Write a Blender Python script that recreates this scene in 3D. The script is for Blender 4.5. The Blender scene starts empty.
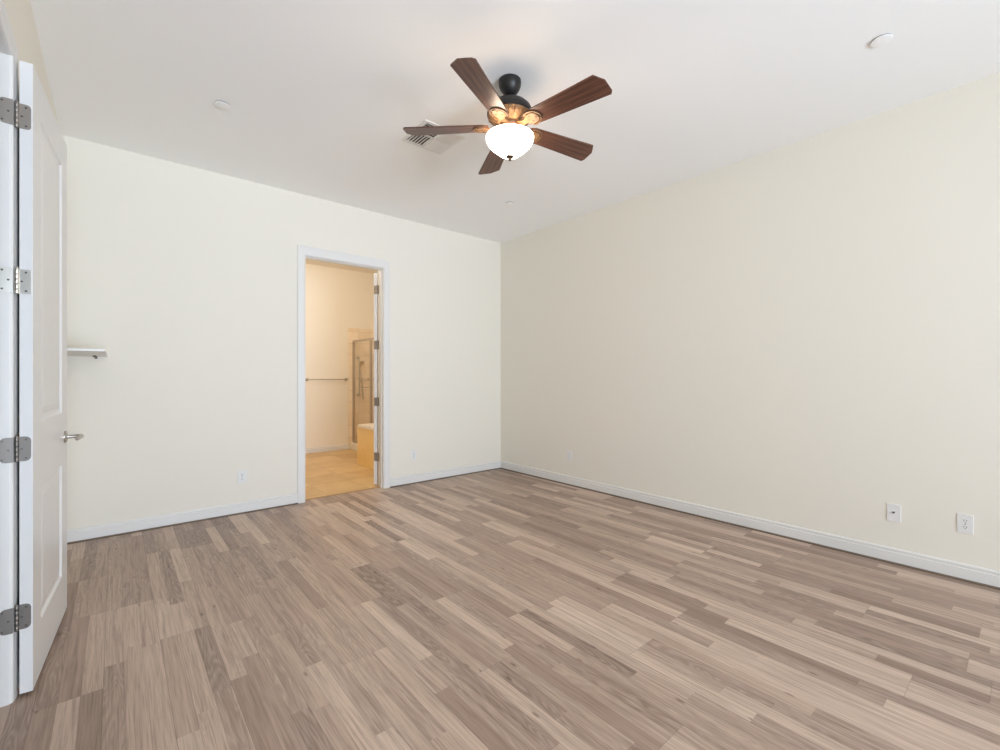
import bpy, bmesh, math, random
from mathutils import Vector, Matrix
random.seed(7)
S = bpy.context.scene
C = S.collection
R = math.radians

# ------------------------------------------------------------------ camera
cam_d = bpy.data.cameras.new('camera')
cam_d.sensor_width = 36.0
cam_d.lens = 16.32
cam_d.clip_start = 0.02
cam = bpy.data.objects.new('camera', cam_d)
C.objects.link(cam)
cam.location = (0, 0, 1.26)
cam.rotation_euler = (R(90), 0, R(-40.3))
S.camera = cam

# ------------------------------------------------------------------ world, daylight, exposure
W = bpy.data.worlds.new('sky')
S.world = W
W.use_nodes = True
bg = W.node_tree.nodes['Background']
bg.inputs['Color'].default_value = (0.62, 0.78, 1.0, 1)
bg.inputs['Strength'].default_value = 1.0


def area(name, loc, rot, sx, sy, power, col, spread=180):
    l = bpy.data.lights.new(name, 'AREA')
    l.shape = 'RECTANGLE'
    l.size, l.size_y = sx, sy
    l.energy = power
    l.color = col
    l.spread = R(spread)
    o = bpy.data.objects.new(name, l)
    o.location = loc
    o.rotation_euler = rot
    C.objects.link(o)
    return o


# daylight just outside the glazed front wall, behind the camera, pointing into the room (+Y)
area('daylight_front_windows', (1.10, -4.60, 1.30), (R(90), 0, 0), 2.7, 2.3, 102, (0.89, 0.96, 1.05), 160)
# added upward fill for the ceiling, standing in for daylight bounced off the ground
area('ground_bounce_fill', (1.10, -4.65, 0.75), (R(106), 0, 0), 2.7, 1.3, 165, (0.83, 0.955, 1.13), 100)
# warm ceiling lamp of the bathroom
bl_ = bpy.data.lights.new('bathroom_lamp_light', 'POINT')
bl_.energy = 45
bl_.color = (1.0, 0.945, 0.86)
bl_.shadow_soft_size = 0.12
bo_ = bpy.data.objects.new('bathroom_lamp_light', bl_)
bo_.location = (2.05, 5.6, 2.80)
C.objects.link(bo_)

S.view_settings.view_transform = 'Standard'
S.view_settings.look = 'None'
S.view_settings.gamma = 1.0
S.view_settings.use_curve_mapping = False
S.view_settings.exposure = -0.42
S.cycles.use_denoising = True
S.cycles.max_bounces = 14
S.cycles.diffuse_bounces = 8
S.cycles.sample_clamp_indirect = 8.0

# ------------------------------------------------------------------ room dimensions
XL, XR = -0.311, 3.98          # left / right wall faces
YF, YB = -4.25, 4.68           # front wall, set far back to even the daylight / back wall
H = 3.047
TW = 0.125                     # wall thickness
DX0, DX1, DH = 1.437, 2.266, 2.44     # bathroom doorway
EY0, EY1, EH = 1.68, 2.535, 2.482     # entry doorway in the left wall
BY0, BY1 = YB + TW, 7.55       # bathroom
BX0, BX1 = 1.15, 4.10


# ------------------------------------------------------------------ materials
def nm(name):
    m = bpy.data.materials.new(name)
    m.use_nodes = True
    nt = m.node_tree
    b = nt.nodes['Principled BSDF']
    return m, nt, b


def plain(name, col, rough=0.5, metal=0.0, bump=0.0, bscale=200.0, var=0.0, spec=0.5, vscale=3.0):
    m, nt, b = nm(name)
    b.inputs['Base Color'].default_value = (*col, 1)
    b.inputs['Roughness'].default_value = rough
    b.inputs['Metallic'].default_value = metal
    b.inputs['Specular IOR Level'].default_value = spec
    tc = nt.nodes.new('ShaderNodeTexCoord')
    if bump:
        n = nt.nodes.new('ShaderNodeTexNoise')
        n.inputs['Scale'].default_value = bscale
        n.inputs['Detail'].default_value = 3
        nt.links.new(tc.outputs['Object'], n.inputs['Vector'])
        bp = nt.nodes.new('ShaderNodeBump')
        bp.inputs['Strength'].default_value = bump
        bp.inputs['Distance'].default_value = 0.002
        nt.links.new(n.outputs['Fac'], bp.inputs['Height'])
        nt.links.new(bp.outputs['Normal'], b.inputs['Normal'])
    if var:
        n2 = nt.nodes.new('ShaderNodeTexNoise')
        n2.inputs['Scale'].default_value = vscale
        nt.links.new(tc.outputs['Object'], n2.inputs['Vector'])
        mx = nt.nodes.new('ShaderNodeMix')
        mx.data_type = 'RGBA'
        mx.inputs[6].default_value = (*[c * (1 - var) for c in col], 1)
        mx.inputs[7].default_value = (*[min(1, c * (1 + var)) for c in col], 1)
        nt.links.new(n2.outputs['Fac'], mx.inputs[0])
        nt.links.new(mx.outputs[2], b.inputs['Base Color'])
    return m


def M(nt, op, a, b=None, c=None):
    n = nt.nodes.new('ShaderNodeMath')
    n.operation = op
    for i, v in enumerate((a, b, c)):
        if v is None:
            continue
        if isinstance(v, (int, float)):
            n.inputs[i].default_value = v
        else:
            nt.links.new(v, n.inputs[i])
    return n.outputs[0]


def comb(nt, x, y, z):
    n = nt.nodes.new('ShaderNodeCombineXYZ')
    for i, v in enumerate((x, y, z)):
        if isinstance(v, (int, float)):
            n.inputs[i].default_value = v
        else:
            nt.links.new(v, n.inputs[i])
    return n.outputs[0]


def ramp(nt, fac, stops, interp='LINEAR'):
    n = nt.nodes.new('ShaderNodeValToRGB')
    cr = n.color_ramp
    cr.interpolation = interp
    while len(cr.elements) < len(stops):
        cr.elements.new(0.5)
    for e, (p, c) in zip(cr.elements, stops):
        e.position = p
        e.color = (*c, 1) if len(c) == 3 else c
    nt.links.new(fac, n.inputs[0])
    return n.outputs[0]


def mixc(nt, fac, a, b, mode='MIX'):
    n = nt.nodes.new('ShaderNodeMix')
    n.data_type = 'RGBA'
    n.blend_type = mode
    if isinstance(fac, (int, float)):
        n.inputs[0].default_value = fac
    else:
        nt.links.new(fac, n.inputs[0])
    for i, v in ((6, a), (7, b)):
        if isinstance(v, tuple):
            n.inputs[i].default_value = (*v, 1)
        else:
            nt.links.new(v, n.inputs[i])
    return n.outputs[2]


def noise(nt, vec, scale, detail=4, rough=0.55, dist=0.0):
    n = nt.nodes.new('ShaderNodeTexNoise')
    n.inputs['Scale'].default_value = scale
    n.inputs['Detail'].default_value = detail
    n.inputs['Roughness'].default_value = rough
    n.inputs['Distortion'].default_value = dist
    nt.links.new(vec, n.inputs['Vector'])
    return n.outputs['Fac']


def srgb(r, g, b):
    def f(v):
        v /= 255.0
        return v / 12.92 if v <= 0.04045 else ((v + 0.055) / 1.055) ** 2.4
    return (f(r), f(g), f(b))


def floor_material():
    m, nt, b = nm('laminate_strip_planks')
    g = nt.nodes.new('ShaderNodeTexCoord')
    sp = nt.nodes.new('ShaderNodeSeparateXYZ')
    nt.links.new(g.outputs['Object'], sp.inputs[0])
    X, Yc = sp.outputs[0], sp.outputs[1]
    SW, BL = 0.0665, 1.35
    xs = M(nt, 'DIVIDE', M(nt, 'ADD', X, 10.013), SW)
    row = M(nt, 'FLOOR', xs)
    fx = M(nt, 'FRACT', xs)
    xb = M(nt, 'DIVIDE', xs, 3.0)
    brd = M(nt, 'FLOOR', xb)
    fxb = M(nt, 'FRACT', xb)
    wn = nt.nodes.new('ShaderNodeTexWhiteNoise')
    wn.noise_dimensions = '1D'
    nt.links.new(brd, wn.inputs['W'])
    yb = M(nt, 'ADD', M(nt, 'DIVIDE', M(nt, 'ADD', Yc, 20.0), BL), wn.outputs['Value'])
    bi = M(nt, 'FLOOR', yb)
    fb = M(nt, 'FRACT', yb)
    w2 = nt.nodes.new('ShaderNodeTexWhiteNoise')
    w2.noise_dimensions = '2D'
    nt.links.new(comb(nt, row, bi, 0), w2.inputs['Vector'])
    spl = M(nt, 'ADD', M(nt, 'MULTIPLY', w2.outputs['Value'], 0.5), 0.25)
    half = M(nt, 'GREATER_THAN', fb, spl)
    w3 = nt.nodes.new('ShaderNodeTexWhiteNoise')
    w3.noise_dimensions = '3D'
    nt.links.new(comb(nt, row, bi, M(nt, 'ADD', half, 0.5)), w3.inputs['Vector'])
    r = nt.nodes.new('ShaderNodeSeparateColor')
    nt.links.new(w3.outputs['Color'], r.inputs[0])
    r1, r2, r3 = r.outputs[0], r.outputs[1], r.outputs[2]
    # whole-board tone plus strip tone
    w4 = nt.nodes.new('ShaderNodeTexWhiteNoise')
    w4.noise_dimensions = '2D'
    nt.links.new(comb(nt, brd, bi, 0), w4.inputs['Vector'])
    tone = M(nt, 'ADD', M(nt, 'MULTIPLY', r1, 0.8), M(nt, 'MULTIPLY', w4.outputs['Value'], 0.2))
    # grain coordinates, shifted per strip
    gx = M(nt, 'ADD', X, M(nt, 'MULTIPLY', r2, 31.0))
    gy = M(nt, 'ADD', Yc, M(nt, 'MULTIPLY', r3, 57.0))
    fine = noise(nt, comb(nt, M(nt, 'MULTIPLY', gx, 210.0), M(nt, 'MULTIPLY', gy, 5.0), r1), 1.0, 4, 0.6)
    mid = noise(nt, comb(nt, M(nt, 'MULTIPLY', gx, 62.0), M(nt, 'MULTIPLY', gy, 2.0), r2), 1.0, 4, 0.6, 0.5)
    # growth-ring figure: contour lines of a smooth stretched field
    fld = noise(nt, comb(nt, M(nt, 'MULTIPLY', gx, 15.0), M(nt, 'MULTIPLY', gy, 1.7), r3), 1.0, 2, 0.4, 0.35)
    rings = M(nt, 'SINE', M(nt, 'MULTIPLY', fld, 95.0))
    rings = M(nt, 'ADD', M(nt, 'MULTIPLY', rings, 0.5), 0.5)
    base = ramp(nt, tone, [(0.0, srgb(142, 119, 105)), (0.3, srgb(169, 145, 130)), (0.6, srgb(185, 162, 145)),
                           (0.8, srgb(202, 179, 162)), (1.0, srgb(211, 190, 172))])
    # lively figured strips (about half of them), limed lines in dark strips
    lively = M(nt, 'MULTIPLY', M(nt, 'SUBTRACT', 1.0, tone), M(nt, 'GREATER_THAN', r2, 0.35))
    c1 = mixc(nt, M(nt, 'MULTIPLY', M(nt, 'MULTIPLY', rings, lively), 0.26), base, srgb(206, 190, 176))
    c2 = mixc(nt, M(nt, 'MULTIPLY', M(nt, 'SUBTRACT', 1.0, M(nt, 'MULTIPLY', rings, 1.0)), M(nt, 'MULTIPLY', lively, 0.26)), c1, srgb(104, 86, 76))
    fg = ramp(nt, fine, [(0.33, (0.66, 0.64, 0.62)), (0.5, (0.97, 0.97, 0.97)), (0.7, (1.1, 1.1, 1.1))])
    c3 = mixc(nt, 0.75, c2, fg, 'MULTIPLY')
    mg = ramp(nt, mid, [(0.3, (0.66, 0.63, 0.61)), (0.5, (0.97, 0.97, 0.97)), (0.72, (1.13, 1.13, 1.13))])
    c4 = mixc(nt, 0.8, c3, mg, 'MULTIPLY')
    # knots
    vo = nt.nodes.new('ShaderNodeTexVoronoi')
    vo.inputs['Scale'].default_value = 1.0
    nt.links.new(comb(nt, M(nt, 'MULTIPLY', gx, 15.0), M(nt, 'MULTIPLY', gy, 4.6), 0.3), vo.inputs['Vector'])
    kn = ramp(nt, vo.outputs['Distance'], [(0.0, (0.42, 0.38, 0.36)), (0.05, (0.50, 0.45, 0.42)), (0.12, (1, 1, 1))])
    ks = M(nt, 'GREATER_THAN', r3, 0.45)
    c5 = mixc(nt, M(nt, 'MULTIPLY', ks, 0.9), c4, kn, 'MULTIPLY')
    # joints
    def edge(f, w):
        return M(nt, 'LESS_THAN', M(nt, 'MINIMUM', f, M(nt, 'SUBTRACT', 1.0, f)), w)
    j = M(nt, 'MAXIMUM', M(nt, 'MULTIPLY', edge(fx, 0.012), 0.30),
          M(nt, 'MAXIMUM', M(nt, 'MULTIPLY', edge(fxb, 0.006), 0.5), M(nt, 'MULTIPLY', edge(fb, 0.0012), 0.25)))
    c6 = mixc(nt, j, c5, srgb(92, 76, 66))
    nt.links.new(c6, b.inputs['Base Color'])
    rg = M(nt, 'ADD', 0.34, M(nt, 'MULTIPLY', fine, 0.16))
    nt.links.new(rg, b.inputs['Roughness'])
    b.inputs['Specular IOR Level'].default_value = 0.45
    bp = nt.nodes.new('ShaderNodeBump')
    bp.inputs['Strength'].default_value = 0.12
    bp.inputs['Distance'].default_value = 0.001
    nt.links.new(M(nt, 'SUBTRACT', fine, j), bp.inputs['Height'])
    nt.links.new(bp.outputs['Normal'], b.inputs['Normal'])
    return m


def tile_material(name, c1, c2, grout, tx, ty, axes, rough=0.35, gw=0.006, off=0.0):
    """square tiles; axes: which two object axes run across the tiles"""
    m, nt, b = nm(name)
    g = nt.nodes.new('ShaderNodeTexCoord')
    sp = nt.nodes.new('ShaderNodeSeparateXYZ')
    nt.links.new(g.outputs['Object'], sp.inputs[0])
    a = M(nt, 'DIVIDE', M(nt, 'ADD', sp.outputs[axes[0]], 10.0 + off), tx)
    c = M(nt, 'DIVIDE', M(nt, 'ADD', sp.outputs[axes[1]], 10.0), ty)
    w = nt.nodes.new('ShaderNodeTexWhiteNoise')
    w.noise_dimensions = '2D'
    nt.links.new(comb(nt, M(nt, 'FLOOR', a), M(nt, 'FLOOR', c), 0), w.inputs['Vector'])
    n = noise(nt, g.outputs['Object'], 5.0, 5, 0.6, 0.8)
    f = M(nt, 'ADD', M(nt, 'MULTIPLY', w.outputs['Value'], 0.35), M(nt, 'MULTIPLY', n, 0.65))
    col = ramp(nt, f, [(0.25, c1), (0.75, c2)])
    def e(v, t):
        fr = M(nt, 'FRACT', v)
        return M(nt, 'LESS_THAN', M(nt, 'MINIMUM', fr, M(nt, 'SUBTRACT', 1.0, fr)), gw / t / 2)
    j = M(nt, 'MAXIMUM', e(a, tx), e(c, ty))
    nt.links.new(mixc(nt, M(nt, 'MULTIPLY', j, 0.6), col, grout), b.inputs['Base Color'])
    b.inputs['Roughness'].default_value = rough
    return m


def wood_blade_material():
    m, nt, b = nm('walnut_fan_blade')
    g = nt.nodes.new('ShaderNodeTexCoord')
    mp = nt.nodes.new('ShaderNodeMapping')
    mp.inputs['Scale'].default_value = (2.2, 60, 60)
    nt.links.new(g.outputs['Object'], mp.inputs[0])
    n1 = noise(nt, mp.outputs[0], 1.0, 5, 0.6, 0.5)
    mp2 = nt.nodes.new('ShaderNodeMapping')
    mp2.inputs['Scale'].default_value = (5, 260, 260)
    nt.links.new(g.outputs['Object'], mp2.inputs[0])
    n2 = noise(nt, mp2.outputs[0], 1.0, 3)
    col = ramp(nt, n1, [(0.32, srgb(48, 28, 20)), (0.5, srgb(92, 56, 42)), (0.7, srgb(122, 80, 62))])
    g2 = ramp(nt, n2, [(0.35, (0.7, 0.7, 0.7)), (0.6, (1.05, 1.05, 1.05))])
    nt.links.new(mixc(nt, 0.7, col, g2, 'MULTIPLY'), b.inputs['Base Color'])
    b.inputs['Roughness'].default_value = 0.38
    return m


def glass_material(name, tint=(1, 1, 1)):
    m, nt, b = nm(name)
    out = nt.nodes['Material Output']
    t = nt.nodes.new('ShaderNodeBsdfTransparent')
    t.inputs[0].default_value = (*tint, 1)
    gl = nt.nodes.new('ShaderNodeBsdfGlossy')
    gl.inputs['Roughness'].default_value = 0.02
    lw = nt.nodes.new('ShaderNodeLayerWeight')
    lw.inputs[0].default_value = 0.5
    mx = nt.nodes.new('ShaderNodeMixShader')
    f = M(nt, 'POWER', lw.outputs['Facing'], 5.0)
    nt.links.new(M(nt, 'ADD', 0.04, M(nt, 'MULTIPLY', f, 0.6)), mx.inputs[0])
    nt.links.new(t.outputs[0], mx.inputs[1])
    nt.links.new(gl.outputs[0], mx.inputs[2])
    nt.links.new(mx.outputs[0], out.inputs[0])
    nt.nodes.remove(b)
    return m


def lamp_glass(name, col, strength):
    m, nt, b = nm(name)
    b.inputs['Base Color'].default_value = (0.9, 0.87, 0.8, 1)
    b.inputs['Roughness'].default_value = 0.25
    b.inputs['Emission Color'].default_value = (*col, 1)
    b.inputs['Emission Strength'].default_value = strength
    return m


WALL = plain('cream_wall_paint', (0.80, 0.768, 0.685), 0.75, bump=0.15, bscale=170, spec=0.25)
CEIL = plain('ceiling_paint', (0.93, 0.93, 0.92), 0.85, bump=0.15, bscale=120, spec=0.2)
TRIM = plain('white_trim_paint', (0.75, 0.742, 0.72), 0.38)
DOORP = plain('white_door_paint', (0.755, 0.75, 0.74), 0.32)
FLOOR = floor_material()
SHOE = plain('taupe_shoe_moulding', srgb(106, 90, 75), 0.5, var=0.12, vscale=9)
NICKEL = plain('satin_nickel', (0.23, 0.212, 0.192), 0.5, 1.0, bump=0.05, bscale=400)
NICKELH = plain('polished_nickel_lever', (0.52, 0.49, 0.45), 0.28, 1.0)
NICKELM = plain('warm_satin_nickel', (0.36, 0.325, 0.29), 0.5, 1.0)
NICKELB = plain('bright_nickel', (0.74, 0.72, 0.66), 0.30, 1.0)
NICKELD = plain('dark_screw_steel', (0.12, 0.11, 0.10), 0.45, 0.8)
BRKT = plain('dark_bracket_steel', (0.10, 0.09, 0.08), 0.5, 0.3)
PLASTIC = plain('white_plastic', (0.77, 0.765, 0.75), 0.35)
SLOT = plain('black_slot', (0.02, 0.02, 0.02), 0.6)
BRONZE = plain('dark_bronze', (0.022, 0.020, 0.019), 0.42, 0.35, bump=0.05, bscale=90)
COPPER = plain('antique_bronze_ribs', (0.19, 0.115, 0.062), 0.45, 0.4, var=0.15, vscale=30)
IRON = plain('bronze_blade_iron', (0.17, 0.098, 0.05), 0.48, 0.35, var=0.15, vscale=30)
BLADE = wood_blade_material()
BOWL = lamp_glass('lit_frosted_glass', (1.0, 0.85, 0.68), 40.0)
VENT = plain('white_register_enamel', (0.80, 0.79, 0.77), 0.45)
DUCT = plain('duct_shade', (0.05, 0.048, 0.045), 0.8)  # dark sheet colour stands in for the shade up inside the duct
BWALL = plain('bathroom_cream_paint', (0.86, 0.80, 0.70), 0.7, bump=0.1, bscale=170, spec=0.25)
BTILE = tile_material('tan_floor_tile', srgb(196, 160, 108), srgb(222, 192, 142), srgb(160, 132, 100), 0.45, 0.45, (0, 1), 0.4)
STILE = tile_material('beige_shower_tile', srgb(236, 216, 188), srgb(246, 230, 208), srgb(196, 178, 152), 0.20, 0.20, (0, 2), 0.25)
STILE2 = tile_material('beige_shower_tile_side', srgb(236, 216, 188), srgb(246, 230, 208), srgb(196, 178, 152), 0.20, 0.20, (1, 2), 0.25)
DTILE = tile_material('tan_deck_tile', srgb(240, 204, 132), srgb(246, 214, 146), srgb(232, 198, 132), 0.33, 0.33, (1, 2), 0.35, gw=0.004)
SLAB = plain('cream_deck_slab', (0.86, 0.80, 0.70), 0.3)
BRASS = plain('brushed_shower_frame', (0.50, 0.42, 0.34), 0.4, 0.6)
TBAR = plain('brushed_towel_bar', (0.50, 0.45, 0.37), 0.4, 0.5)
GLASS = glass_material('clear_glass', (0.99, 0.99, 0.98))
WGLASS = glass_material('window_glass', (0.98, 0.99, 1.0))
GAP = plain('shadow_gap', (0.30, 0.29, 0.28), 0.9)
OUT = plain('patio_concrete', (0.45, 0.43, 0.40), 0.9, var=0.1)


# ------------------------------------------------------------------ mesh helpers
def box(bm, x0, x1, y0, y1, z0, z1, bev=0.0):
    r = bmesh.ops.create_cube(bm, size=1)
    vs = r['verts']
    for v in vs:
        v.co = Vector(((x0 + x1) / 2 + v.co.x * (x1 - x0), (y0 + y1) / 2 + v.co.y * (y1 - y0), (z0 + z1) / 2 + v.co.z * (z1 - z0)))
    if bev:
        es = list({e for v in vs for e in v.link_edges})
        bmesh.ops.bevel(bm, geom=es, offset=bev, segments=2, affect='EDGES', profile=0.5)
    return bm


def lathe(bm, prof, seg=48, mod=None, center=(0, 0)):
    """prof: (radius, z) from top to bottom; mod(theta, i) scales the radius"""
    rings = []
    for i, (r, z) in enumerate(prof):
        if r < 1e-6:
            rings.append([bm.verts.new((center[0], center[1], z))])
        else:
            ring = []
            for k in range(seg):
                t = 2 * math.pi * k / seg
                rr = r * (mod(t, i) if mod else 1)
                ring.append(bm.verts.new((center[0] + rr * math.cos(t), center[1] + rr * math.sin(t), z)))
            rings.append(ring)
    for a, b in zip(rings, rings[1:]):
        for k in range(seg):
            k2 = (k + 1) % seg
            q = [a[k % len(a)], a[k2 % len(a)], b[k2 % len(b)], b[k % len(b)]]
            u = []
            for v in q:
                if v not in u:
                    u.append(v)
            if len(u) > 2:
                bm.faces.new(u)
    for ring, flip in ((rings[0], False), (rings[-1], True)):
        if len(ring) > 1:
            bm.faces.new(ring if not flip else ring[::-1])
    return bm


def prism(bm, pts, f0, f1):
    """pts: 2-D outline; f0/f1 map a point to the two end positions"""
    a = [bm.verts.new(f0(*p)) for p in pts]
    b = [bm.verts.new(f1(*p)) for p in pts]
    bm.faces.new(a)
    bm.faces.new(b[::-1])
    n = len(pts)
    for i in range(n):
        j = (i + 1) % n
        bm.faces.new((a[j], a[i], b[i], b[j]))
    return bm


def tube(bm, pts, rad, seg=14):
    """round bar through points; rad a number or one per point"""
    pts = [Vector(p) for p in pts]
    rads = rad if isinstance(rad, (list, tuple)) else [rad] * len(pts)
    rings = []
    up = None
    for i, p in enumerate(pts):
        d = (pts[min(i + 1, len(pts) - 1)] - pts[max(i - 1, 0)]).normalized()
        if up is None:
            up = d.orthogonal().normalized()
        side = d.cross(up).normalized()
        up = side.cross(d).normalized()
        rings.append([bm.verts.new(p + rads[i] * (math.cos(2 * math.pi * k / seg) * up + math.sin(2 * math.pi * k / seg) * side)) for k in range(seg)])
    for a, b in zip(rings, rings[1:]):
        for k in range(seg):
            bm.faces.new((a[k], a[(k + 1) % seg], b[(k + 1) % seg], b[k]))
    bm.faces.new(rings[0][::-1])
    bm.faces.new(rings[-1])
    return bm


def obj(name, bm, mat, parent=None, loc=None, rot=None, smooth=False):
    bmesh.ops.recalc_face_normals(bm, faces=bm.faces)
    me = bpy.data.meshes.new(name)
    bm.to_mesh(me)
    bm.free()
    me.materials.append(mat)
    if smooth:
        for p in me.polygons:
            p.use_smooth = True
        me.set_sharp_from_angle(angle=R(35))
    o = bpy.data.objects.new(name, me)
    C.objects.link(o)
    if parent:
        o.parent = parent
    if loc is not None:
        o.location = loc
    if rot is not None:
        o.rotation_euler = rot
    return o


def nb():
    return bmesh.new()


def thing(name, label, cat, loc=(0, 0, 0), rot=(0, 0, 0), group=None):
    o = bpy.data.objects.new(name, None)
    o.empty_display_size = 0.05
    C.objects.link(o)
    o.location = loc
    o.rotation_euler = rot
    tag(o, label, cat, group)
    return o


def tag(o, label, cat, group=None):
    o['label'] = label
    o['category'] = cat
    if group:
        o['group'] = group
    return o


def struct(o, label, cat):
    o['kind'] = 'structure'
    return tag(o, label, cat)


def copy_tree(o, parent=None):
    c = o.copy()
    C.objects.link(c)
    if parent:
        c.parent = parent
    for ch in list(o.children):
        copy_tree(ch, c)
    return c


# ------------------------------------------------------------------ room shell
HX = -1.75                                   # far side of the hallway beyond the entry door
b = box(nb(), HX, XR + TW, YF - TW, YB + 0.075, -0.06, 0)
struct(obj('floor', b, FLOOR), 'taupe wood-look strip plank floor of the empty room', 'floor')
b = box(nb(), BX0 - TW, BX1 + TW, YB + 0.075, BY1 + TW, -0.06, 0.002)
struct(obj('floor', b, BTILE), 'tan tile floor seen through the bathroom doorway', 'floor')
b = box(nb(), HX, XR + TW, YF - TW, BY0, H, H + 0.1)
struct(obj('ceiling', b, CEIL), 'flat pale grey ceiling above the empty room', 'ceiling')
b = box(nb(), BX0 - TW, BX1 + TW, BY0, BY1 + TW, H, H + 0.1)
struct(obj('ceiling', b, BWALL), 'warm lit bathroom ceiling beyond the far doorway', 'ceiling')

b = nb()
box(b, XL - TW, DX0 - 0.018, YB, BY0, 0, H)
box(b, DX1 + 0.018, XR + TW, YB, BY0, 0, H)
box(b, DX0 - 0.018, DX1 + 0.018, YB, BY0, DH + 0.018, H)
struct(obj('wall_back', b, WALL), 'cream far wall with the bathroom doorway in it', 'wall')
b = box(nb(), XR, XR + TW, YF - TW, YB, 0, H)
struct(obj('wall_right', b, WALL), 'long blank cream wall on the right', 'wall')
b = nb()
box(b, XL - TW, XL, YF - TW, EY0 - 0.018, 0, H)
box(b, XL - TW, XL, EY1 + 0.018, YB, 0, H)
box(b, XL - TW, XL, EY0 - 0.018, EY1 + 0.018, EH + 0.018, H)
struct(obj('wall_left', b, WALL), 'narrow strip of cream wall behind the open white door', 'wall')
# front wall (behind the camera) with one wide glazed opening
WX0, WX1, WZ0, WZ1 = -0.25, 2.55, 0.12, 2.45
b = nb()
box(b, XL, WX0, YF - TW, YF, 0, H)
box(b, WX1, XR, YF - TW, YF, 0, H)
box(b, WX0, WX1, YF - TW, YF, 0, WZ0)
box(b, WX0, WX1, YF - TW, YF, WZ1, H)
struct(obj('wall_front', b, WALL), 'cream window wall opposite the bathroom doorway', 'wall')
# hallway behind the entry door
b = nb()
box(b, HX - TW, HX, YF - TW, YB, 0, H)
box(b, HX, XL - TW, YB - 1.2, YB - 1.1, 0, H)
box(b, HX, XL - TW, 0.4, 0.5, 0, H)
struct(obj('wall_hallway', b, WALL), 'cream hallway wall beyond the entry doorway', 'wall')
# bathroom walls
b = nb()
box(b, BX0 - TW, BX0, BY0, BY1 + TW, 0, H)
struct(obj('wall_bathroom_left', b, BWALL), 'bathroom side wall hidden left of the doorway', 'wall')
b = box(nb(), BX0, BX1 + TW, BY1, BY1 + TW, 0, H)
struct(obj('wall_bathroom_back', b, BWALL), 'warm cream bathroom wall behind the towel bar', 'wall')
b = box(nb(), BX1, BX1 + TW, BY0, BY1, 0, H)
struct(obj('wall_bathroom_right', b, BWALL), 'bathroom side wall behind the shower', 'wall')
b = box(nb(), 3.018, BX1 - 0.012, BY1 - 0.012, BY1, 0, 2.06)
struct(obj('wall_shower_tile', b, STILE), 'beige tiled end wall of the shower', 'wall')
b = box(nb(), BX1 - 0.012, BX1, 5.3, BY1, 0, 2.06)
struct(obj('wall_shower_tile', b, STILE2), 'beige tiled long wall inside the shower', 'wall')

# window behind the camera
b = nb()
fw = 0.06
y0, y1 = YF - 0.10, YF - 0.03
box(b, WX0, WX1, y0, y1, WZ0, WZ0 + fw)
box(b, WX0, WX1, y0, y1, WZ1 - fw, WZ1)
for x in (WX0, (2 * WX0 + WX1) / 3 - fw / 2, (WX0 + 2 * WX1) / 3 - fw / 2, WX1 - fw):
    box(b, x, x + fw, y0, y1, WZ0 + fw, WZ1 - fw)
wn_ = obj('window_1', b, TRIM)
struct(wn_, 'wide three-pane white window lighting the room', 'window')
for k in range(3):
    xa = WX0 + (WX1 - WX0) * k / 3
    b = box(nb(), xa + 0.03, xa + (WX1 - WX0) / 3 - 0.03, YF - 0.068, YF - 0.062, WZ0 + 0.04, WZ1 - 0.04)
    obj('pane', b, WGLASS, wn_)

# baseboards, extruded from one profile
BP = [(0, 0), (0.015, 0), (0.015, 0.063), (0.0105, 0.067), (0.0105, 0.073), (0.0135, 0.077), (0.0125, 0.085), (0.006, 0.091), (0, 0.091)]
SP = [(0, 0), (0.026, 0), (0.026, 0.003), (0.020, 0.008), (0.008, 0.0105), (0, 0.0105)]


def run_x(prof, x0, x1, yw, z=0.0, d=-1):
    return prism(nb(), prof, lambda p, q: (x0, yw + d * p, q + z), lambda p, q: (x1, yw + d * p, q + z))


def run_y(prof, y0, y1, xw, z=0.0, d=-1):
    return prism(nb(), prof, lambda p, q: (xw + d * p, y0, q + z), lambda p, q: (xw + d * p, y1, q + z))


CW = 0.072
ZB = 0.010
struct(obj('baseboard_back', run_x(BP, XL, DX0 - CW - 0.004, YB, ZB), TRIM), 'white baseboard on the far wall left of the bathroom doorway', 'baseboard')
struct(obj('baseboard_back', run_x(BP, DX1 + CW + 0.004, XR, YB, ZB), TRIM), 'white baseboard on the far wall right of the bathroom doorway', 'baseboard')
struct(obj('baseboard_right', run_y(BP, YF, YB, XR, ZB), TRIM), 'long white baseboard along the right wall', 'baseboard')
struct(obj('baseboard_left', run_y(BP, EY1 + 0.09, YB, XL, ZB, 1), TRIM), 'white baseboard on the left wall behind the open door', 'baseboard')
SP2 = [(p, q) for p, q in SP]


def shoe(o, label):
    struct(o, label, 'floor trim')


off = 0.012
shoe(obj('trim_1', run_x(SP2, XL, DX0 - CW - 0.004, YB - off + 0.006), SHOE), 'thin brown floor trim under the baseboard left of the doorway')
shoe(obj('trim_2', run_x(SP2, DX1 + CW + 0.004, XR, YB - off + 0.006), SHOE), 'thin brown floor trim under the baseboard right of the doorway')
shoe(obj('trim_3', run_y(SP2, YF, YB, XR - off + 0.006), SHOE), 'thin brown floor trim under the right wall baseboard')
BP2 = [(p, q * 0.95) for p, q in BP]
struct(obj('baseboard_bathroom', run_x(BP2, BX0, 3.018, BY1, 0.002), TRIM), 'white baseboard under the bathroom towel bar', 'baseboard')


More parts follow.
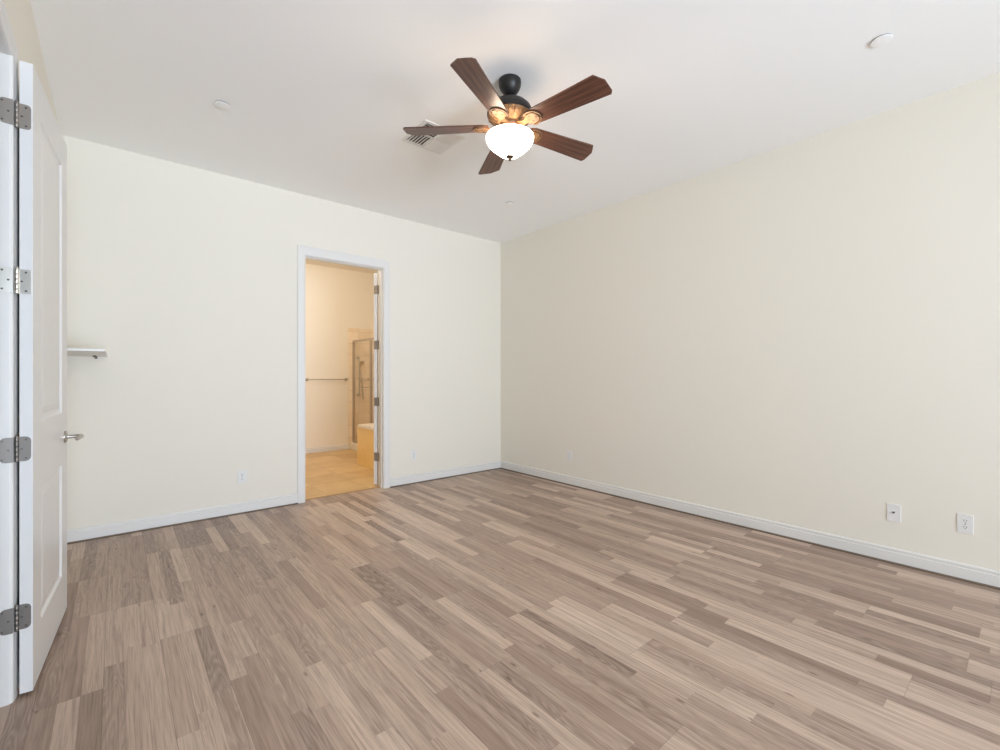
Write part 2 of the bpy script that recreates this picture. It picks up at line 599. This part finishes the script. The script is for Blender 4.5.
# door casings and jambs
def casing_bathroom():
    b = nb()
    t = 0.016
    rv = 0.005
    ht = 0.092
    prof = [(0, 0), (0, t * 0.6), (0.006, t * 0.9), (0.015, t), (CW - 0.02, t), (CW - 0.006, t * 0.95), (CW, t * 0.7), (CW, 0)]
    for side in (-1, 1):
        xe = DX0 - rv if side < 0 else DX1 + rv
        prism(b, prof, lambda p, q: (xe + side * p, YB - q, 0.0), lambda p, q: (xe + side * p, YB - q, DH + rv + p * ht / CW))
    prism(b, prof, lambda p, q: (DX0 - rv - p, YB - q, DH + rv + p * ht / CW), lambda p, q: (DX1 + rv + p, YB - q, DH + rv + p * ht / CW))
    return b


struct(obj('trim_4', casing_bathroom(), TRIM), 'white flat casing around the bathroom doorway', 'door casing')
b = nb()
box(b, DX0 - 0.018, DX0, YB - 0.001, BY0 + 0.001, 0, DH)
box(b, DX1, DX1 + 0.018, YB - 0.001, BY0 + 0.001, 0, DH)
box(b, DX0 - 0.018, DX1 + 0.018, YB - 0.001, BY0 + 0.001, DH, DH + 0.018)
box(b, DX0, DX0 + 0.007, YB + 0.035, YB + 0.072, 0, DH)          # stops
box(b, DX1 - 0.007, DX1, YB + 0.035, YB + 0.072, 0, DH)
box(b, DX0 + 0.007, DX1 - 0.007, YB + 0.035, YB + 0.072, DH - 0.007, DH)
struct(obj('trim_5', b, TRIM), 'white door jamb lining the bathroom doorway', 'door jamb')
b = box(nb(), DX0, DX1, YB + 0.055, YB + 0.09, 0.0, 0.005, 0.002)
struct(obj('trim_6', b, plain('tan_threshold', srgb(176, 142, 104), 0.5)), 'flat threshold strip between plank floor and bathroom tile', 'threshold')

b = nb()
t = 0.016
prof = [(0, 0), (0, t * 0.35), (0.004, t * 0.62), (0.012, t * 0.75), (0.022, t * 0.8), (0.034, t), (CW - 0.006, t), (CW, t * 0.7), (CW, 0)]
for side in (-1, 1):
    ye = EY0 - 0.004 if side < 0 else EY1 + 0.004
    prism(b, prof, lambda p, q: (XL + q, ye + side * p, 0.0), lambda p, q: (XL + q, ye + side * p, EH + 0.004 + p))
prism(b, prof, lambda p, q: (XL + q, EY0 - 0.004 - p, EH + 0.004 + p), lambda p, q: (XL + q, EY1 + 0.004 + p, EH + 0.004 + p))
struct(obj('trim_7', b, TRIM), 'white moulded casing of the entry doorway at the left edge', 'door casing')
b = nb()
box(b, XL - TW - 0.001, XL + 0.001, EY0 - 0.018, EY0, 0, EH)
box(b, XL - TW - 0.001, XL + 0.001, EY1, EY1 + 0.018, 0, EH)
box(b, XL - TW - 0.001, XL + 0.001, EY0 - 0.018, EY1 + 0.018, EH, EH + 0.018)
box(b, XL - 0.085, XL - 0.047, EY0, EY0 + 0.012, 0, EH)
box(b, XL - 0.085, XL - 0.047, EY1 - 0.012, EY1, 0, EH)
box(b, XL - 0.085, XL - 0.047, EY0 + 0.012, EY1 - 0.012, EH - 0.012, EH)
struct(obj('trim_8', b, TRIM), 'white jamb at the left edge carrying four door hinges', 'door jamb')


# ------------------------------------------------------------------ doors
def door_slab(w, h, th, panels):
    """flat frame with raised panels on both faces, one closed mesh"""
    b = nb()
    xs = [0, panels[0][0], panels[0][1], w]
    zs = sorted({0, h, *[p[2] for p in panels], *[p[3] for p in panels]})
    vc = {}

    def V(x, y, z):
        k = (round(x, 5), round(y, 5), round(z, 5))
        if k not in vc:
            vc[k] = b.verts.new(k)
        return vc[k]
    for y, s in ((0, 1), (th, -1)):
        for i in range(3):
            for j in range(len(zs) - 1):
                x0, x1, z0, z1 = xs[i], xs[i + 1], zs[j], zs[j + 1]
                if i == 1 and any(abs(p[2] - z0) < 1e-6 for p in panels):
                    prev = [V(x0, y, z0), V(x1, y, z0), V(x1, y, z1), V(x0, y, z1)]
                    for ins, dep in ((0.004, 0.001), (0.013, 0.009), (0.030, 0.010), (0.034, 0.008), (0.062, 0.003)):
                        yy = y + s * dep
                        cur = [V(x0 + ins, yy, z0 + ins), V(x1 - ins, yy, z0 + ins), V(x1 - ins, yy, z1 - ins), V(x0 + ins, yy, z1 - ins)]
                        for k in range(4):
                            b.faces.new((prev[k], prev[(k + 1) % 4], cur[(k + 1) % 4], cur[k]))
                        prev = cur
                    b.faces.new(prev)
                else:
                    b.faces.new((V(x0, y, z0), V(x1, y, z0), V(x1, y, z1), V(x0, y, z1)))
    for j in range(len(zs) - 1):
        for x in (0, w):
            b.faces.new((V(x, 0, zs[j]), V(x, 0, zs[j + 1]), V(x, th, zs[j + 1]), V(x, th, zs[j])))
    for i in range(3):
        for z in (0, h):
            b.faces.new((V(xs[i], 0, z), V(xs[i + 1], 0, z), V(xs[i + 1], th, z), V(xs[i], th, z)))
    return b


def leaf(b, p0, u, n, L, hh, r, t=0.0025):
    """hinge plate: from p0 (x, y) along unit u, thickness t along n, rounded far corners"""
    pts = [(0, -hh / 2), (L - r, -hh / 2)]
    pts += [(L - r + r * math.sin(a), -hh / 2 + r - r * math.cos(a)) for a in (R(30), R(60), R(90))]
    pts += [(L - r + r * math.cos(a), hh / 2 - r + r * math.sin(a)) for a in (0, R(30), R(60))]
    pts += [(L - r, hh / 2), (0, hh / 2)]
    prism(b, pts, lambda p, q: (p0[0] + u[0] * p, p0[1] + u[1] * p, q),
          lambda p, q: (p0[0] + u[0] * p + n[0] * t, p0[1] + u[1] * p + n[1] * t, q))


def hinge(door, z, pin, th, jamb_u, jamb_n, jamb_p, jl, mat, r, screws=True, lab=None, jn=0.0):
    b = nb()
    sy = 1 if pin[1] > th / 2 else -1
    # leaf let into the door edge (plane x = 0, facing -x)
    y_start = th if sy > 0 else 0
    leaf(b, (0.0, y_start + sy * 0.003), (0, -sy), (-1, 0), th * 0.95, 0.096, r)
    leaf(b, jamb_p, jamb_u, jamb_n, jl, 0.096, r)
    hg = obj('hinge', b, mat, door, (0, 0, z))
    if lab:
        hg['label'] = lab
    bb = nb()
    for k in range(5):
        z0 = -0.049 + k * 0.0196
        lathe(bb, [(0.0, z0 + 0.0194), (0.0058, z0 + 0.0194), (0.0066, z0 + 0.0180), (0.0066, z0 + 0.0015), (0.0058, z0), (0.0, z0)], 16, center=pin)
    lathe(bb, [(0.0, 0.055), (0.003, 0.054), (0.0045, 0.051), (0.0045, 0.048)], 12, center=pin)
    obj('barrel', bb, mat, hg, smooth=True)
    if screws:
        for (u0, zz) in ((0.62, 0.036), (0.28, 0.0), (0.62, -0.036)):
            yy = y_start + sy * 0.003 - sy * th * 0.92 * u0
            sb = tube(nb(), [(-0.0022, yy, zz), (-0.0032, yy, zz)], [0.0040, 0.0034], 10)
            obj('screw', sb, NICKELD, hg)
            f = 0.45 + 0.35 * (1 if zz else -0.3)
            px, py = jamb_p[0] + jamb_u[0] * jl * f, jamb_p[1] + jamb_u[1] * jl * f
            sb = tube(nb(), [(px + jamb_n[0] * 0.0022, py + jamb_n[1] * 0.0022, zz), (px + jamb_n[0] * 0.0032, py + jamb_n[1] * 0.0032, zz)], [0.0040, 0.0034], 10)
            obj('screw', sb, NICKELD, hg)
    return hg


def lever_handle(door, x, z):
    hb = nb()
    tube(hb, [(x, 0.0005, z), (x, -0.006, z), (x, -0.010, z)], [0.031, 0.031, 0.026], 28)
    hd = obj('door_handle', hb, NICKELH, door, smooth=True)
    hd['label'] = 'satin nickel lever handle'
    lb = nb()
    tube(lb, [(x, -0.009, z), (x, -0.030, z), (x, -0.052, z), (x - 0.004, -0.060, z), (x - 0.014, -0.066, z),
              (x - 0.04, -0.067, z - 0.001), (x - 0.08, -0.064, z - 0.002), (x - 0.112, -0.060, z - 0.004), (x - 0.116, -0.059, z - 0.004)],
         [0.0105, 0.0095, 0.0095, 0.0100, 0.0105, 0.0098, 0.0090, 0.0082, 0.004], 16)
    obj('lever', lb, NICKELH, hd, smooth=True)
    eb = nb()                                 # latch plate and bolt in the free edge
    return hd


# entry door, swung right back against the left wall
TH = 0.037
A1 = math.atan2(0.801, 0.050)
d1 = bpy.data.objects.new('door_1', None)
C.objects.link(d1)
d1.location = (-0.248, 2.551, 0.0)
d1.rotation_euler = (0, 0, A1)
struct(d1, 'open white two-panel door folded back at the left edge', 'door')
DW, DHH = 0.803, 2.466
slab = obj('door_slab', door_slab(DW, DHH, TH, [(0.149, 0.654, 0.212, 0.788), (0.149, 0.654, 1.046, 2.315)]), DOORP, d1, (0, 0, 0.018))
ca, sa = math.cos(-A1), math.sin(-A1)


def to_local(v, ca=ca, sa=sa):
    return (v[0] * ca - v[1] * sa, v[0] * sa + v[1] * ca)


jp = to_local((-0.300 + 0.248, 2.5345 - 2.551))
ju, jn_ = to_local((-1, 0)), to_local((0, -1))
pin = to_local((-0.2915 + 0.248, 2.5445 - 2.551))
for z, mt, r, lb in ((2.268, NICKELM, 0.012, None), (1.624, NICKELB, 0.003, 'bright square-cornered hinge'),
                     (0.972, NICKEL, 0.016, None), (0.318, NICKEL, 0.016, None)):
    hinge(d1, z, pin, TH, ju, jn_, jp, 0.036, mt, r, lab=lb)
lever_handle(d1, 0.727, 0.937)
b = nb()
box(b, DW - 0.0005, DW + 0.0015, TH / 2 - 0.0125, TH / 2 + 0.0125, 0.937 - 0.028, 0.937 + 0.028)
box(b, DW, DW + 0.010, TH / 2 - 0.007, TH / 2 + 0.007, 0.937 - 0.010, 0.937 + 0.010, 0.002)
obj('latch', b, NICKEL, d1)

# bathroom door, opened past square into the bathroom
TH2 = 0.042
A2 = R(34)
pinw = (DX1 - 0.006, BY0 + 0.008)
c2, s2 = math.cos(A2), math.sin(A2)
pl = (-0.006, -0.006)
d2 = bpy.data.objects.new('door_2', None)
C.objects.link(d2)
d2.location = (pinw[0] - (c2 * pl[0] - s2 * pl[1]), pinw[1] - (s2 * pl[0] + c2 * pl[1]), 0)
d2.rotation_euler = (0, 0, A2)
struct(d2, 'white bathroom door edge with four hinges in the far doorway', 'door')
obj('door_slab', door_slab(0.815, 2.40, TH2, [(0.149, 0.666, 0.205, 0.77), (0.149, 0.666, 1.02, 2.25)]), DOORP, d2, (0, 0, 0.018))


def loc2(v):
    v = (v[0] - d2.location.x, v[1] - d2.location.y)
    return (v[0] * c2 + v[1] * s2, -v[0] * s2 + v[1] * c2)


def dir2(v):
    return (v[0] * c2 + v[1] * s2, -v[0] * s2 + v[1] * c2)


for z in (2.226, 1.60, 0.956, 0.333):
    hinge(d2, z, pl, TH2, dir2((0, -1)), dir2((-1, 0)), loc2((DX1, BY0 + 0.006)), 0.034, NICKELM, 0.004, screws=False)
lever_handle(d2, 0.745, 0.937)

# ------------------------------------------------------------------ ceiling fan
FX, FY = 1.8245, 2.0586
fan = thing('ceiling_fan', 'dark bronze ceiling fan with five walnut blades and lit glass bowl', 'ceiling fan', (FX, FY, H))
b = lathe(nb(), [(0.0, 0.0), (0.064, 0.0), (0.0675, -0.004), (0.0685, -0.015), (0.0665, -0.034), (0.060, -0.053), (0.047, -0.073), (0.031, -0.088), (0.015, -0.097), (0.0, -0.098)], 48)
obj('canopy', b, BRONZE, fan, smooth=True)
b = lathe(nb(), [(0.0, -0.096), (0.0125, -0.096), (0.0125, -0.132), (0.0, -0.132)], 24)
obj('downrod', b, BRONZE, fan, smooth=True)
b = lathe(nb(), [(0.0, -0.124), (0.016, -0.124), (0.018, -0.130), (0.050, -0.132), (0.080, -0.139), (0.108, -0.152), (0.127, -0.171), (0.136, -0.190), (0.139, -0.206), (0.139, -0.214), (0.133, -0.220), (0.0, -0.220)], 64)
obj('motor_housing', b, BRONZE, fan, smooth=True)
b = lathe(nb(), [(0.126, -0.218), (0.136, -0.222), (0.135, -0.228), (0.122, -0.240), (0.104, -0.252), (0.088, -0.262), (0.076, -0.268)], 160,
          mod=lambda t, i: 1 - (0.06 if math.sin(t * 20) > 0.2 and 1 < i < 6 else 0))
rib = obj('motor_band', b, COPPER, fan)
rib['label'] = 'fluted bronze lower motor band'
b = lathe(nb(), [(0.0, -0.266), (0.060, -0.266), (0.063, -0.272), (0.060, -0.284), (0.053, -0.290), (0.053, -0.306), (0.058, -0.314), (0.064, -0.326), (0.060, -0.334), (0.0, -0.334)], 48)
obj('light_fitter', b, plain('dark_bronze_fitter', (0.10, 0.055, 0.032), 0.45, 0.3), fan, smooth=True)
# open-topped glass bowl: outer then inner skin
out_p = [(0.139, -0.341), (0.1425, -0.343), (0.144, -0.349), (0.1425, -0.361), (0.136, -0.377), (0.124, -0.395), (0.108, -0.411), (0.092, -0.423), (0.078, -0.435), (0.062, -0.448), (0.040, -0.458), (0.018, -0.462), (0.0, -0.463)]
in_p = [(max(0, r - 0.004), z + 0.004) for r, z in out_p[2:]]
b = nb()
lathe(b, [in_p[-1]] + in_p[::-1][1:] + out_p, 64)
shade = obj('lamp_shade', b, BOWL, fan, smooth=True)
shade['label'] = 'frosted white glass bowl, lit'
shade.data.materials.append(lamp_glass('lit_glass_inner_side', (1.0, 0.85, 0.68), 4.0))
for i, p in enumerate(shade.data.polygons):
    if i < (len(in_p) - 1) * 64:
        p.material_index = 1
b = lathe(nb(), [(0.0, -0.330), (0.006, -0.330), (0.006, -0.455), (0.024, -0.458), (0.026, -0.464), (0.020, -0.469), (0.009, -0.473), (0.0085, -0.478), (0.010, -0.482), (0.007, -0.487), (0.0, -0.490)], 24)
obj('finial', b, plain('bronze_finial', (0.07, 0.045, 0.03), 0.4, 0.4), fan, smooth=True)
ZBL = -0.284
A0 = -81.0
for k in range(5):
    ang = R(A0 + 72 * k)
    # blade: +x outward; counter-clockwise edge (+y) lower
    w0, w1, r0, r1 = 0.057, 0.078, 0.128, 0.645
    pts = [(r0, -w0 * 0.72), (r0 + 0.03, -w0), (r1 - 0.040, -w1), (r1 - 0.003, -w1 + 0.054), (r1, -w1 + 0.060), (r1, w1 - 0.018), (r1 - 0.012, w1), (r0 + 0.03, w0), (r0, w0 * 0.72)]
    b = prism(nb(), pts, lambda p, q: (p, q, 0.0035), lambda p, q: (p, q, -0.0035))
    bl = obj('blade', b, BLADE, fan, (0, 0, ZBL), Matrix.Rotation(ang, 4, 'Z').to_euler())
    bl.rotation_euler = (Matrix.Rotation(ang, 4, 'Z') @ Matrix.Rotation(R(-12), 4, 'X')).to_euler()
    ib = nb()
    # arm from the motor, then a shield plate under the blade with an open crescent
    arm = [(0.07, -0.022), (0.11, -0.017), (0.125, -0.018), (0.135, -0.026), (0.145, -0.036)]
    pl_ = [(0.172 + 0.040 * math.cos(R(a)), 0.040 * math.sin(R(a))) for a in range(-110, 111, 20)]
    outl = arm + pl_ + [(x, -y) for x, y in arm[::-1]]
    prism(ib, outl, lambda p, q: (p, q, -0.0042 + (0.012 if p < 0.1 else 0)), lambda p, q: (p, q, -0.0105 + (0.006 if p < 0.1 else 0)))
    arc_o = [(0.168 + 0.060 * math.cos(R(a)), 0.055 * math.sin(R(a))) for a in range(-118, 119, 12)]
    arc_i = [(0.168 + 0.053 * math.cos(R(a)), 0.048 * math.sin(R(a))) for a in range(-118, 119, 12)]
    for i in range(len(arc_o) - 1):
        q4 = [arc_o[i], arc_o[i + 1], arc_i[i + 1], arc_i[i]]
        prism(ib, q4, lambda p, q: (p, q, -0.0040), lambda p, q: (p, q, -0.0105))
    for sx, sy_ in ((0.162, 0.020), (0.162, -0.020), (0.195, 0.0)):
        tube(ib, [(sx, sy_, -0.010), (sx, sy_, -0.013)], [0.006, 0.004], 10)
    ir = obj('blade_iron', ib, IRON, fan, (0, 0, ZBL))
    ir.rotation_euler = bl.rotation_euler
# bulbs in the open bowl
lp = bpy.data.lights.new('fan_bulbs', 'POINT')
lp.energy = 16
lp.color = (1.0, 0.60, 0.30)
lp.shadow_soft_size = 0.03
for k in range(3):
    lo = bpy.data.objects.new('fan_bulb_light', lp)
    lo.location = (FX + 0.085 * math.cos(R(30 + 120 * k)), FY + 0.085 * math.sin(R(30 + 120 * k)), H - 0.350)
    C.objects.link(lo)
lp.energy = 0.85

# ------------------------------------------------------------------ ceiling register
vx0, vx1, vy0, vy1 = 1.650, 2.000, 2.750, 3.105
vc = ((vx0 + vx1) / 2, (vy0 + vy1) / 2)
vent = thing('ceiling_vent', 'square white four-way ceiling register beside the fan blade tip', 'air vent', (vc[0], vc[1], H))
hw, hh_ = (vx1 - vx0) / 2, (vy1 - vy0) / 2
b = nb()
fr = 0.028
for (x0, x1, y0, y1) in ((-hw, hw, -hh_, -hh_ + fr), (-hw, hw, hh_ - fr, hh_), (-hw, -hw + fr, -hh_ + fr, hh_ - fr), (hw - fr, hw, -hh_ + fr, hh_ - fr)):
    box(b, x0, x1, y0, y1, -0.008, 0.0)
box(b, -0.006, 0.006, -hh_ + fr, hh_ - fr, -0.010, 0.0)
box(b, -hw + fr, hw - fr, -0.006, 0.006, -0.010, 0.0)
obj('frame', b, VENT, vent)
b = box(nb(), -hw + fr, hw - fr, -hh_ + fr, hh_ - fr, -0.0012, -0.0002)
obj('backing', b, DUCT, vent)
iw, ih = hw - fr - 0.006, hh_ - fr - 0.006
NS = 6
for (qx, qy, along, tilt) in ((-1, -1, 'x', -1), (1, -1, 'y', 1), (1, 1, 'x', 1), (-1, 1, 'y', -1)):
    x0 = 0.006 if qx > 0 else -0.006 - iw
    yq = 0.006 if qy > 0 else -0.006 - ih
    for k in range(NS):
        b = nb()
        f = (k + 0.5) / NS
        wv = 0.0125
        t0 = 1 if tilt > 0 else -1
        if along == 'x':
            yc = yq + ih * f
            prism(b, [(yc - wv * 0.9, -0.003 if t0 > 0 else -0.015), (yc + wv * 0.9, -0.015 if t0 > 0 else -0.003), (yc + wv * 0.9, -0.0165 if t0 > 0 else -0.0045), (yc - wv * 0.9, -0.0045 if t0 > 0 else -0.0165)],
                  lambda p, q: (x0, p, q), lambda p, q: (x0 + iw, p, q))
        else:
            xc = x0 + iw * f
            prism(b, [(xc - wv * 0.9, -0.003 if t0 > 0 else -0.015), (xc + wv * 0.9, -0.015 if t0 > 0 else -0.003), (xc + wv * 0.9, -0.0165 if t0 > 0 else -0.0045), (xc - wv * 0.9, -0.0045 if t0 > 0 else -0.0165)],
                  lambda p, q: (p, yq, q), lambda p, q: (p, yq + ih, q))
        obj('louver', b, VENT, vent)

# ------------------------------------------------------------------ round ceiling cover plates
b = lathe(nb(), [(0.0, -0.006), (0.038, -0.006), (0.045, -0.0065), (0.0465, -0.008), (0.045, -0.010), (0.030, -0.0118), (0.0, -0.0125)], 40)
cp = thing('ceiling_cover_plate', 'round white ceiling disc above the far left wall, left of the fan', 'ceiling disc', (0.539, 3.468, H), group='round ceiling discs')
obj('cover', b, CEIL, cp, smooth=True)
obj('shadow_ring', lathe(nb(), [(0.0, 0.0), (0.043, 0.0), (0.043, -0.007), (0.0, -0.007)], 32), GAP, cp)  # grey ring painted for the shade in the gap above the disc
for loc, lb in (((3.110, 0.527, H), 'round white ceiling disc nearest the camera, right of the fan'),
                ((3.127, 3.535, H), 'small round white ceiling disc by the far corner, below the fan')):
    c = copy_tree(cp)
    c.location = loc
    c['label'] = lb


# ------------------------------------------------------------------ wall plates
def plate(name, label, cat, loc, rz, kind):
    """local frame: -y out of the wall"""
    t = thing(name, label, cat, loc, (0, 0, rz), 'electrical wall plates')
    w, h = 0.036, 0.058
    b = nb()
    prism(b, [(-w, -h), (w, -h), (w, h), (-w, h)], lambda p, q: (p, 0, q), lambda p, q: (p * 0.95, -0.006, q * 0.97))
    obj('cover_plate', b, PLASTIC, t)
    if kind == 'duplex':
        for zc in (0.0195, -0.0195):
            pts = [(0.0165 * math.cos(R(a)), zc + max(-0.0125, min(0.0125, 0.0165 * math.sin(R(a))))) for a in range(0, 360, 15)]
            rc = obj('receptacle', prism(nb(), pts, lambda p, q: (p, -0.0055, q), lambda p, q: (p, -0.0075, q)), PLASTIC, t)
            for dx, hh2 in ((-0.006, 0.0045), (0.006, 0.0038)):
                obj('slot', box(nb(), dx - 0.0013, dx + 0.0013, -0.0079, -0.0074, zc + 0.003 - hh2, zc + 0.003 + hh2), SLOT, rc)
            obj('slot', tube(nb(), [(0, -0.0074, zc - 0.0075), (0, -0.0079, zc - 0.0075)], 0.0024, 12), SLOT, rc)
        obj('screw', tube(nb(), [(0, -0.006, 0), (0, -0.0072, 0)], [0.0035, 0.0028], 12), NICKEL, t)
    elif kind == 'coax':
        nt_ = obj('connector', tube(nb(), [(0, -0.006, 0.004), (0, -0.014, 0.004)], 0.0058, 6), NICKELD, t)
        nt_['label'] = 'dark cable connector'
        for zc in (0.042, -0.042):
            obj('screw', tube(nb(), [(0, -0.0055, zc), (0, -0.0068, zc)], [0.0035, 0.0028], 12), PLASTIC, t)
    else:
        for zc in (0.042, -0.042):
            obj('screw', tube(nb(), [(0, -0.0055, zc), (0, -0.0068, zc)], [0.0035, 0.0028], 12), PLASTIC, t)
    return t


plate('wall_outlet', 'white duplex outlet on the far wall left of the bathroom doorway', 'outlet', (0.881, YB, 0.331), 0, 'duplex')
plate('wall_outlet', 'faint white outlet on the far wall right of the bathroom doorway', 'outlet', (2.648, YB, 0.325), 0, 'duplex')
plate('blank_wall_plate', 'plain white wall plate low on the right wall near the far corner', 'wall plate', (XR, 3.458, 0.331), R(-90), 'blank')
plate('cable_wall_plate', 'white cable plate with one dark connector on the right wall', 'wall plate', (XR, 0.610, 0.336), R(-90), 'coax')
plate('wall_outlet', 'white duplex outlet on the right wall at the right edge', 'outlet', (XR, 0.275, 0.346), R(-90), 'duplex')

# ------------------------------------------------------------------ wall shelf in the corner behind the door
SHW = 0.264
sh = thing('wall_shelf', 'slim white shelf board in the left corner behind the open door', 'shelf', (XL, YB, 1.401))
b = box(nb(), 0.0, SHW, -1.06, 0.0, 0.0, 0.016, 0.003)
obj('board', b, TRIM, sh)
b = nb()
box(b, 0.188, 0.204, -0.33, 0.0, -0.006, 0.0)
box(b, 0.188, 0.204, -0.005, 0.0, -0.016, -0.006)
tube(b, [(0.196, -0.315, -0.005), (0.196, -0.315, -0.011)], [0.014, 0.011], 12)
obj('bracket', b, BRKT, sh)['label'] = 'dark metal bracket'

# ------------------------------------------------------------------ bathroom
tb = thing('towel_bar', 'brushed metal towel bar on the bathroom wall', 'towel bar', (2.34, BY1, 1.187))
obj('rail', tube(nb(), [(0, -0.062, 0), (0.635, -0.062, 0)], 0.0085, 16), TBAR, tb, smooth=True)
for x in (0.0, 0.635):
    b = nb()
    tube(b, [(x, 0, 0), (x, -0.008, 0), (x, -0.014, 0), (x, -0.045, 0), (x, -0.055, 0), (x, -0.075, 0), (x, -0.078, 0)], [0.028, 0.028, 0.014, 0.012, 0.017, 0.017, 0.012], 20)
    obj('post', b, TBAR, tb, smooth=True)

# tiled bathtub: apron, slab with an opening, basin
TX0, TX1, TY0, TY1, TZ = 2.61, BX1 - 0.013, 5.36, 6.20, 0.56
tub = thing('bathtub', 'bathtub with tan tiled side and cream deck by the shower', 'bathtub', (TX0, TY0, 0.002))
lx, ly = TX1 - TX0, TY1 - TY0
b = nb()
box(b, 0.0, 0.03, 0.0, ly, 0.0, TZ - 0.035)
box(b, 0.03, lx, 0.0, 0.03, 0.0, TZ - 0.035)
box(b, 0.03, lx, ly - 0.03, ly, 0.0, TZ - 0.035)
box(b, lx - 0.03, lx, 0.03, ly - 0.03, 0.0, TZ - 0.035)
obj('apron', b, DTILE, tub)
b = nb()
N = 48
cx_, cy_ = lx / 2 + 0.02, ly / 2


def sup(t, a, bb, n=3.5):
    c_, s_ = math.cos(t), math.sin(t)
    return (cx_ + a * math.copysign(abs(c_) ** (2 / n), c_), cy_ + bb * math.copysign(abs(s_) ** (2 / n), s_))


def rect(t):
    c_, s_ = math.cos(t), math.sin(t)
    k = 1 / max(abs(c_), abs(s_))
    x = -0.012 + (lx + 0.012) * (0.5 + 0.5 * c_ * k)
    y = -0.012 + (ly + 0.012) * (0.5 + 0.5 * s_ * k)
    return x, y


ra = []
for z in (TZ, TZ - 0.035):
    ra.append([[b.verts.new((*rect(2 * math.pi * (i + 0.5) / N * 1.0), z)) for i in range(N)], [b.verts.new((*sup(2 * math.pi * (i + 0.5) / N, lx / 2 - 0.15, ly / 2 - 0.10), z)) for i in range(N)]])
for i in range(N):
    j = (i + 1) % N
    b.faces.new((ra[0][0][i], ra[0][0][j], ra[0][1][j], ra[0][1][i]))
    b.faces.new((ra[1][0][i], ra[1][0][j], ra[1][1][j], ra[1][1][i]))
    b.faces.new((ra[0][0][i], ra[0][0][j], ra[1][0][j], ra[1][0][i]))
    b.faces.new((ra[0][1][i], ra[0][1][j], ra[1][1][j], ra[1][1][i]))
obj('deck', b, SLAB, tub)
b = nb()
rs = []
for (f, z) in ((1.06, TZ + 0.001), (1.05, TZ + 0.012), (0.985, TZ + 0.012), (0.95, TZ - 0.02), (0.88, TZ - 0.25), (0.80, TZ - 0.40), (0.65, TZ - 0.43)):
    rs.append([b.verts.new((*sup(2 * math.pi * i / N, (lx / 2 - 0.15) * f, (ly / 2 - 0.10) * f), z)) for i in range(N)])
for a_, c_ in zip(rs, rs[1:]):
    for i in range(N):
        j = (i + 1) % N
        b.faces.new((a_[i], a_[j], c_[j], c_[i]))
b.faces.new(rs[-1])
obj('basin', b, PLASTIC, tub, smooth=True)

# framed glass shower
SX = 3.10
SY0, SY1, SM = 6.215, BY1 - 0.012, 6.83
sw = thing('shower_enclosure', 'metal framed glass shower screen beside the tiled tub', 'shower', (SX, SY0, 0.002))
L = SY1 - SY0
b = box(nb(), -0.06, 0.06, 0.0, L, 0.0, 0.11, 0.006)
obj('curb', b, SLAB, sw)
b = nb()
box(b, -0.014, 0.014, 0.0, L, 1.815, 1.845)
box(b, -0.014, 0.014, 0.0, L, 0.11, 0.135)
for y in (0.0, SM - SY0 - 0.014, L - 0.030):
    box(b, -0.014, 0.014, y, y + 0.030, 0.135, 1.815)
obj('frame', b, BRASS, sw)
obj('glass_panel', box(nb(), -0.003, 0.003, 0.03, SM - SY0 - 0.014, 0.135, 1.815), GLASS, sw)
gp = obj('glass_door', box(nb(), -0.003, 0.003, SM - SY0 + 0.016, L - 0.03, 0.135, 1.815), GLASS, sw)
b = nb()
for z in (1.17, 1.055):
    tube(b, [(0.0, SM - SY0 + 0.05, z), (0.045, SM - SY0 + 0.05, z), (0.045, L - 0.27, z), (0.0, L - 0.27, z)], 0.007, 10)
obj('towel_rail', b, BRASS, gp)
b = tube(nb(), [(-0.003, SM - SY0 + 0.03, 1.19), (-0.02, SM - SY0 + 0.03, 1.19), (-0.03, SM - SY0 + 0.03, 1.19), (-0.045, SM - SY0 + 0.03, 1.19)], [0.008, 0.008, 0.018, 0.016], 16)
obj('knob', b, BRASS, gp, smooth=True)
# hand shower on a slide bar
hs = thing('hand_shower', 'chrome hand shower on a slide bar seen through the shower glass', 'hand shower', (3.185, SY1, 0.90))
obj('slide_bar', tube(nb(), [(0, -0.05, 0.0), (0, -0.05, 0.68)], 0.010, 14), TBAR, hs, smooth=True)
for z in (0.02, 0.66):
    obj('bracket', tube(nb(), [(0, 0, z), (0, -0.012, z), (0, -0.02, z), (0, -0.065, z)], [0.028, 0.028, 0.018, 0.018], 16), TBAR, hs, smooth=True)
b = nb()
tube(b, [(0, -0.06, 0.44), (0, -0.09, 0.50), (0, -0.12, 0.575)], [0.011, 0.012, 0.014], 14)
tube(b, [(0, -0.115, 0.575), (0, -0.135, 0.565), (0, -0.15, 0.558)], [0.02, 0.045, 0.043], 20)
obj('shower_head', b, NICKELB, hs, smooth=True)
pts = []
for i in range(25):
    t_ = i / 24
    pts.append((0.02 + 0.06 * math.sin(math.pi * t_), -0.06 + 0.02 * math.sin(math.pi * t_), 0.44 - 0.50 * math.sin(math.pi * t_ * 0.9) - 0.02 * t_))
obj('hose', tube(nb(), pts, 0.006, 10), TBAR, hs, smooth=True)
